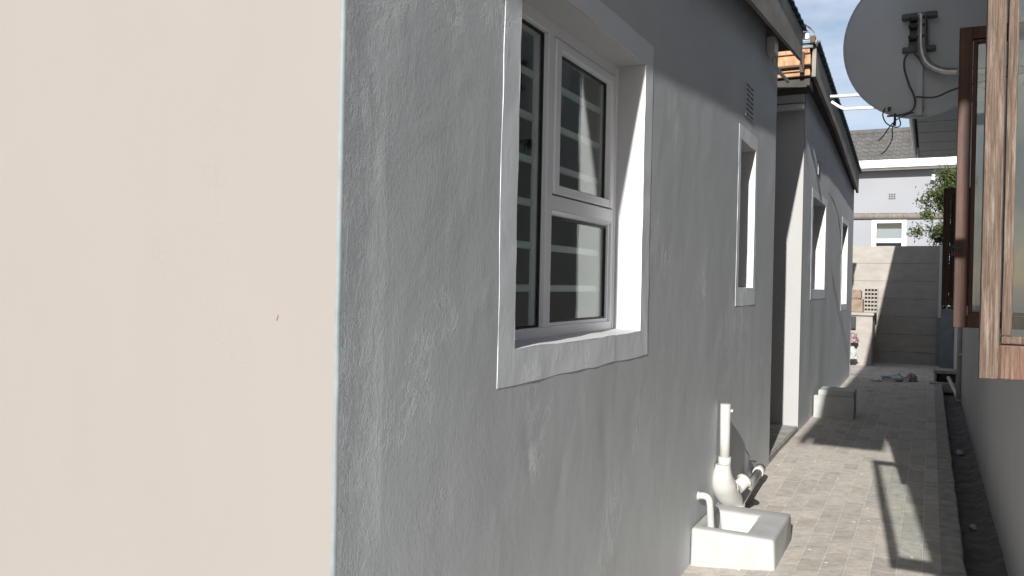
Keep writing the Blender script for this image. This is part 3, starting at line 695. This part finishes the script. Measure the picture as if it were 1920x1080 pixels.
# ------------------------------------------------------------------ gully, pipes
g1 = thing('gully_surround', 'white painted gully basin on the paving by the pipe, nearest the camera', 'gully', (-.8, 4.1, 0), 'white gully basins by the grey walls')
def gully_block(parent, x0, x1, y0, y1, zb, zt, hole):
    b = bmesh.new()
    hx0, hx1, hy0, hy1 = hole
    xs = [x0, hx0, hx1, x1]; ys = [y0, hy0, hy1, y1]
    T = {(i, j): b.verts.new((xs[i], ys[j], zt)) for i in range(4) for j in range(4)}
    Bv = {(i, j): b.verts.new((xs[i]+(.012 if i == 3 else 0), ys[j]-(.012 if j == 0 else 0), zb)) for i in (0, 3) for j in (0, 3)}
    for i in range(3):
        for j in range(3):
            if (i, j) != (1, 1): b.faces.new((T[i,j], T[i+1,j], T[i+1,j+1], T[i,j+1]))
    # inner bowl
    I = {(i, j): b.verts.new((xs[i]+(.03 if i == 1 else -.03), ys[j]+(.03 if j == 1 else -.03), zt-.11)) for i in (1, 2) for j in (1, 2)}
    for (a, c) in (((1,1),(2,1)), ((2,1),(2,2)), ((2,2),(1,2)), ((1,2),(1,1))): b.faces.new((T[a], T[c], I[c], I[a]))
    b.faces.new((I[1,1], I[2,1], I[2,2], I[1,2]))
    b.faces.new([T[i,0] for i in range(4)]+[Bv[3,0], Bv[0,0]]); b.faces.new([T[3,j] for j in range(4)]+[Bv[3,3], Bv[3,0]])
    b.faces.new([T[i,3] for i in (3,2,1,0)]+[Bv[0,3], Bv[3,3]]); b.faces.new([T[0,j] for j in (3,2,1,0)]+[Bv[0,0], Bv[0,3]])
    mb = MB(); mb.b.free(); mb.b = b
    o = mb.build('basin', M['gully'], parent)
    bv = o.modifiers.new('bevel', 'BEVEL'); bv.width = .014; bv.segments = 3; bv.limit_method = 'ANGLE'
    for p in o.data.polygons: p.use_smooth = True
    return o
gully_block(g1, -.996, -.612, 3.885, 4.40, -.14, .093, (-.955, -.745, 3.955, 4.28))
g2 = thing('gully_surround', 'low white gully block by the rear building wall, half in shade', 'gully', (-.8, 8.6, 0), 'white gully basins by the grey walls')
b = MB(); b.box((-.985, 8.42, -.02), (-.625, 8.46, .215), .006).box((-.95, 8.462, -.02), (-.63, 8.80, .265), .008); b.build('block', M['gully'], g2)

ps = thing('gully_pipes', 'white plastic waste pipe standing behind the gully basin with curved trap', 'pipe', (-.95, 4.4, 0))
b = MB(); b.tube([(-.955, 4.40, .30), (-.957, 4.40, .625)], .0265, 20); b.tube([(-.957, 4.40, .618), (-.957, 4.40, .626)], .0262, 20); b.build('upright_pipe', M['pvc'], ps)
MB().box((-.932, 4.405, .585), (-.918, 4.425, .597)).build('pipe_nib', M['pvc'], ps)
b = MB(); b.tube([(-.955, 4.40, .285), (-.955, 4.40, .345)], .033, 20); b.tube(smooth_path([(-.955, 4.36, .31), (-.955, 4.36, .24), (-.948, 4.40, .17), (-.935, 4.46, .11), (-.93, 4.48, .055)], 6), [.038+.026*min(1, k/9) for k in range(25)], 22)
b.tube([(-.945, 4.41, .175), (-.941, 4.43, .150)], .062, 22); b.tube([(-.93, 4.48, .082), (-.93, 4.48, .045)], .070, 22); b.tube([(-.93, 4.48, .05), (-.93, 4.48, -.05)], .052, 22)
b.build('trap', M['pvc'], ps)
b = MB(); c0 = Vector((-.905, 4.50, .165)); d0 = Vector((.45, .75, .5)).normalized(); b.tube([c0, c0+d0*.05, c0+d0*.052, c0+d0*.068], [.034, .034, .044, .044], 22); b.tube([c0+d0*.068, c0+d0*.074], [.026, .024], 20); b.build('access_cap', M['pvc'], ps)
b = MB(); b.tube([(-.93, 4.60, .03), (-.955, 5.42, .07)], .027, 16); b.tube([(-.954, 5.36, .066), (-.957, 5.47, .074)], .033, 16); b.build('floor_pipe', M['pvc'], ps)
b = MB(); b.box((-.999, 5.30, .09), (-.985, 5.32, .15)).box((-.999, 5.302, .145), (-.955, 5.318, .152)); b.build('pipe_clip', M['black'], ps)
sp = MB(); sp.tube(smooth_path([(-1.003, 4.02, .215), (-.965, 4.02, .218), (-.945, 4.02, .205), (-.938, 4.02, .17), (-.936, 4.03, .10), (-.93, 4.035, .0)], 5), .017, 14)
sp.tube([(-1.0, 4.02, .215), (-.99, 4.02, .215)], .022, 14)
tag(sp.build('waste_pipe', M['pvc']), 'thin white elbow pipe dropping from the grey wall into the gully basin', 'pipe')

# ------------------------------------------------------------------ back of the passage
bw = thing('precast_wall', 'tall precast concrete panel wall closing the end of the passage', 'wall', (-.6, 15.4, 0))
for k in range(7):
    z0 = -.1+.3*k; b = MB(); b.box((-3.2, 15.40+(.003 if k % 2 else 0), z0+.0015), (.125, 15.445, z0+.2985), .0015).box((-3.2, 15.4455, z0), (.125, 15.46, z0+.3)); b.build('panel', M['precast'], bw)
b = MB(); b.box((.125, 15.36, -.2), (.172, 15.46, 2.012), .006); b.box((-1.55, 15.36, -.2), (-1.44, 15.40, 2.01), .006); b.build('post', M['rwall'], bw)
b = MB(); b.box((.10, 15.28, -.2), (.17, 15.35, .80), .005); b.box((.160, 15.0, -.2), (.356, 15.06, .95), .01)
tag(b.build('low_wall', M['lowwall']), 'low bluish grey wall piece right of the precast wall', 'wall')
pl = MB(); pl.box((-2.4, 14.62, -.1), (-.83, 15.38, .815), .008); pl.box((-2.42, 14.58, .818), (-.81, 15.385, .865), .008)
tag(pl.build('concrete_plinth', M['precast']), 'waist high plastered plinth against the left of the precast wall', 'plinth')
bx = MB(); bx.box((-1.30, 14.85, .867), (-1.0, 15.2, 1.08), .006); bx.box((-1.28, 14.87, 1.084), (-1.03, 15.15, 1.24), .02)
tag(bx.build('carton_box', M['carton']), 'brown carton with crumpled top on the plinth beside the grid block', 'box')
gr_ = MB(); 
for i in range(5): gr_.box((-.985+i*.05, 14.9, .867), (-.973+i*.05, 14.98, 1.27))
for k in range(7): gr_.box((-.985, 14.902, .867+k*.065), (-.773, 14.978, .879+k*.065))
gr_.box((-.985, 14.98, .867), (-.773, 14.99, 1.27))
tag(gr_.build('grid_block', M['precast']), 'pale grey gridded crate standing on the plinth', 'crate')
kb_ = MB(); kb_.box((-1.16, 14.55, .60), (-1.075, 14.58, .80), .004); kb_.box((-1.15, 14.545, .62), (-1.085, 14.551, .78)); tag(kb_.build('dark_recess_panel', M['black']), 'small black panel giving the darkness of a recess in the plinth front', 'panel')  # black sheet stands for the darkness inside an opening of the plinth
def crumple(name, c, size, mat, seed, label, cat, sub=3, parent=None):
    b = bmesh.new(); bmesh.ops.create_icosphere(b, subdivisions=sub, radius=1)
    for v in b.verts:
        p = v.co.copy(); k = 1+.45*noise.noise(p*2.2+Vector((seed, 0, 0)))+.25*noise.noise(p*6+Vector((seed, 2, 0)))
        v.co = Vector((p.x*size[0]*k, p.y*size[1]*k, max(-.02, p.z*size[2]*k))) + Vector(c)
    mb = MB(); mb.b.free(); mb.b = b; o = mb.build(name, mat, parent)
    if label: tag(o, label, cat)
    return o
crumple('plastic_packet', (-1.12, 14.42, .40), (.09, .09, .13), M['red'], 3, 'red and white packet topmost of the pile by the plinth', 'bag')
crumple('plastic_packet', (-1.13, 14.40, .14), (.10, .10, .16), M['paper'], 5, 'pale packet under the red one by the plinth', 'bag')
crumple('rubbish_bag', (-.42, 12.45, .02), (.16, .12, .075), M['bag'], 8, 'crumpled silvery plastic rubbish on the shaded paving', 'rubbish')
crumple('red_cloth', (-.20, 12.5, .02), (.07, .07, .09), M['red'], 12, 'small dark red scrap beside the crumpled rubbish', 'cloth')
crumple('rubbish_scrap', (-.62, 12.25, .01), (.07, .05, .015), M['bag'], 14, 'flat grey scrap left of the crumpled rubbish', 'rubbish')
crumple('paper_scrap', (-.63, 11.0, .005), (.035, .05, .01), M['paper'], 21, 'tiny white scrap alone on the shaded paving', 'paper', 2)
crumple('paper_scrap', (.245, 7.9, -.115), (.035, .09, .02), M['paper'], 23, 'white scrap in the drain channel, the further of two', 'paper', 2)
crumple('paper_scrap', (.25, 5.45, -.115), (.022, .05, .015), M['paper'], 27, 'small pale scrap in the drain channel, the nearer of two', 'paper', 2)

# ------------------------------------------------------------------ far house, pole, shrub
fh = thing('far_house', 'pale blue grey house with tiled roof beyond the precast wall', 'house', (-.5, 28, 0))
YF = 26.0
fw_ = (-1.43, -.76, 1.9, 3.20)
b = MB()
b.box((-9, YF, -.3), (fw_[0], YF+.2, 4.72)).box((fw_[1], YF, -.3), (9, YF+.2, 4.72)).box((fw_[0], YF+.0005, -.3), (fw_[1], YF+.2, fw_[2])).box((fw_[0], YF+.0005, fw_[3]), (fw_[1], YF+.2, 4.72))
b.build('wall', M['farwall'], fh)
b = MB(); t = .12
b.box((fw_[0]-t, YF-.02, fw_[2]-t), (fw_[0], YF+.1, fw_[3]+t*.6)).box((fw_[1], YF-.02, fw_[2]-t), (fw_[1]+t, YF+.1, fw_[3]+t*.6)).box((fw_[0], YF-.021, fw_[3]-.02), (fw_[1], YF+.1, fw_[3]+t*.62)).box((fw_[0], YF-.021, fw_[2]-t), (fw_[1], YF+.1, fw_[2]))
b.box((fw_[0], YF+.01, 2.62), (fw_[1], YF+.06, 2.72))
f = b.build('window', M['white'], fh); MB().box((fw_[0], YF+.06, fw_[2]), (fw_[1], YF+.07, fw_[3]-.02)).build('pane', M['glass2'], f)
MB().box((fw_[0]-.1, YF+.3, fw_[2]-.1), (fw_[1]+.1, YF+.31, fw_[3]+.1)).build('blind', M['farwall'], f)
# tiled roof: wavy courses
b = MB(); nx, ny = 360, 8; ridge_y, ridge_z = 29.6, 6.42; e_y, e_z = 25.62, 4.86
prev = None
for j in range(ny):
    for half in (0, 1):
        t = (j+half)/ny; y = e_y+(ridge_y-e_y)*t; zbase = e_z+(ridge_z-e_z)*t+(.085 if half == 0 else .0)
        ring = [b.b.verts.new((-9+18*i/nx, y-.02*math.sin(i*math.pi/2.2), zbase+.018*math.sin(i*math.pi/2.2))) for i in range(nx+1)]
        if prev:
            for i in range(nx): b.b.faces.new((prev[i], prev[i+1], ring[i+1], ring[i]))
        prev = ring
b.build('roof', M['tile'], fh)
b = MB(); b.tube([(-9, ridge_y, ridge_z+.03), (9, ridge_y, ridge_z+.03)], .11, 10); b.build('ridge', M['tile'], fh)
b = MB(); b.box((-9, 25.45, 4.72), (9, 25.60, 4.93), .03).box((-9, 25.61, 4.66), (9, 25.66, 4.84)); b.box((-9, 25.6605, 4.70), (9, 26.0, 4.73)); b.build('gutter', M['white'], fh)
b = MB(); b.box((-1.13, YF-.01, 3.86), (-.94, YF, 4.04)); v = b.build('air_vent', M['farwall'], fh)
b = MB()
for i in range(3):
    for j in range(3): b.box((-1.12+i*.062, YF-.014, 3.87+j*.056), (-1.075+i*.062, YF-.009, 3.905+j*.056))
b.build('vent_slots', M['soffit'], v)
b = MB(); b.tube([(0.02, YF, 4.50), (0.02, YF-.14, 4.46)], .03, 10).tube([(0.02, YF-.13, 4.50), (.0, YF-.18, 4.34)], [.05, .06], 12); b.build('lamp', M['white'], fh)

pp = thing('pole_rail', 'round weathered timber pole carried level in front of the far house', 'pole', (-1, 20, 0))
MB().tube([(-3.4, 20, 2.90), (-1.4, 20.0, 2.885), (-.6, 20, 2.875), (.6, 20, 2.86)], [.085, .08, .078, .07], 14).build('rail', M['pole'], pp)
for x in (-3.3, .5): MB().tube([(x, 20, -.25), (x, 20, 2.80)], .07, 12).build('post', M['pole'], pp)

sh = thing('shrub', 'dark leafy shrub with sunlit top behind the precast wall', 'shrub', (.5, 17.4, 0))
b = MB(); rnd = random.Random(4)
b.tube([(.45, 17.4, -.25), (.42, 17.4, 1.0), (.35, 17.4, 2.2)], [.06, .05, .02], 8)
for k in range(14):
    a = rnd.uniform(0, 6.28); b.tube([(.42, 17.4, 1+k*.1), (.42+.35*math.cos(a), 17.4+.35*math.sin(a), 1.4+k*.13)], [.015, .005], 5)
b.build('trunk', M['bark'], sh)
b = MB()
def leaf(c, s):
    d = Vector((rnd.gauss(0, 1), rnd.gauss(0, 1), rnd.gauss(0, 1))).normalized(); e_ = d.orthogonal().normalized()
    c = Vector(c); b.b.faces.new([b.b.verts.new(p) for p in (c-d*s, c+e_*s*.45, c+d*s, c-e_*s*.45)])
clumps = []
for k in range(120):
    z = rnd.uniform(.7, 3.45); w_ = .50+.16*math.sin(z*3) - max(0, z-3.0)*.35
    a = rnd.uniform(0, 6.28); r = w_*math.sqrt(rnd.random()); clumps.append((.36+r*math.cos(a), 17.4+.8*r*math.sin(a), z, rnd.uniform(.09, .17)))
for (x, y, z, s) in clumps:
    for q in range(190):
        leaf((x+rnd.gauss(0, s*.6), y+rnd.gauss(0, s*.6), z+rnd.gauss(0, s*.6)), rnd.uniform(.018, .04))
b.build('crown', M['leaf'], sh)
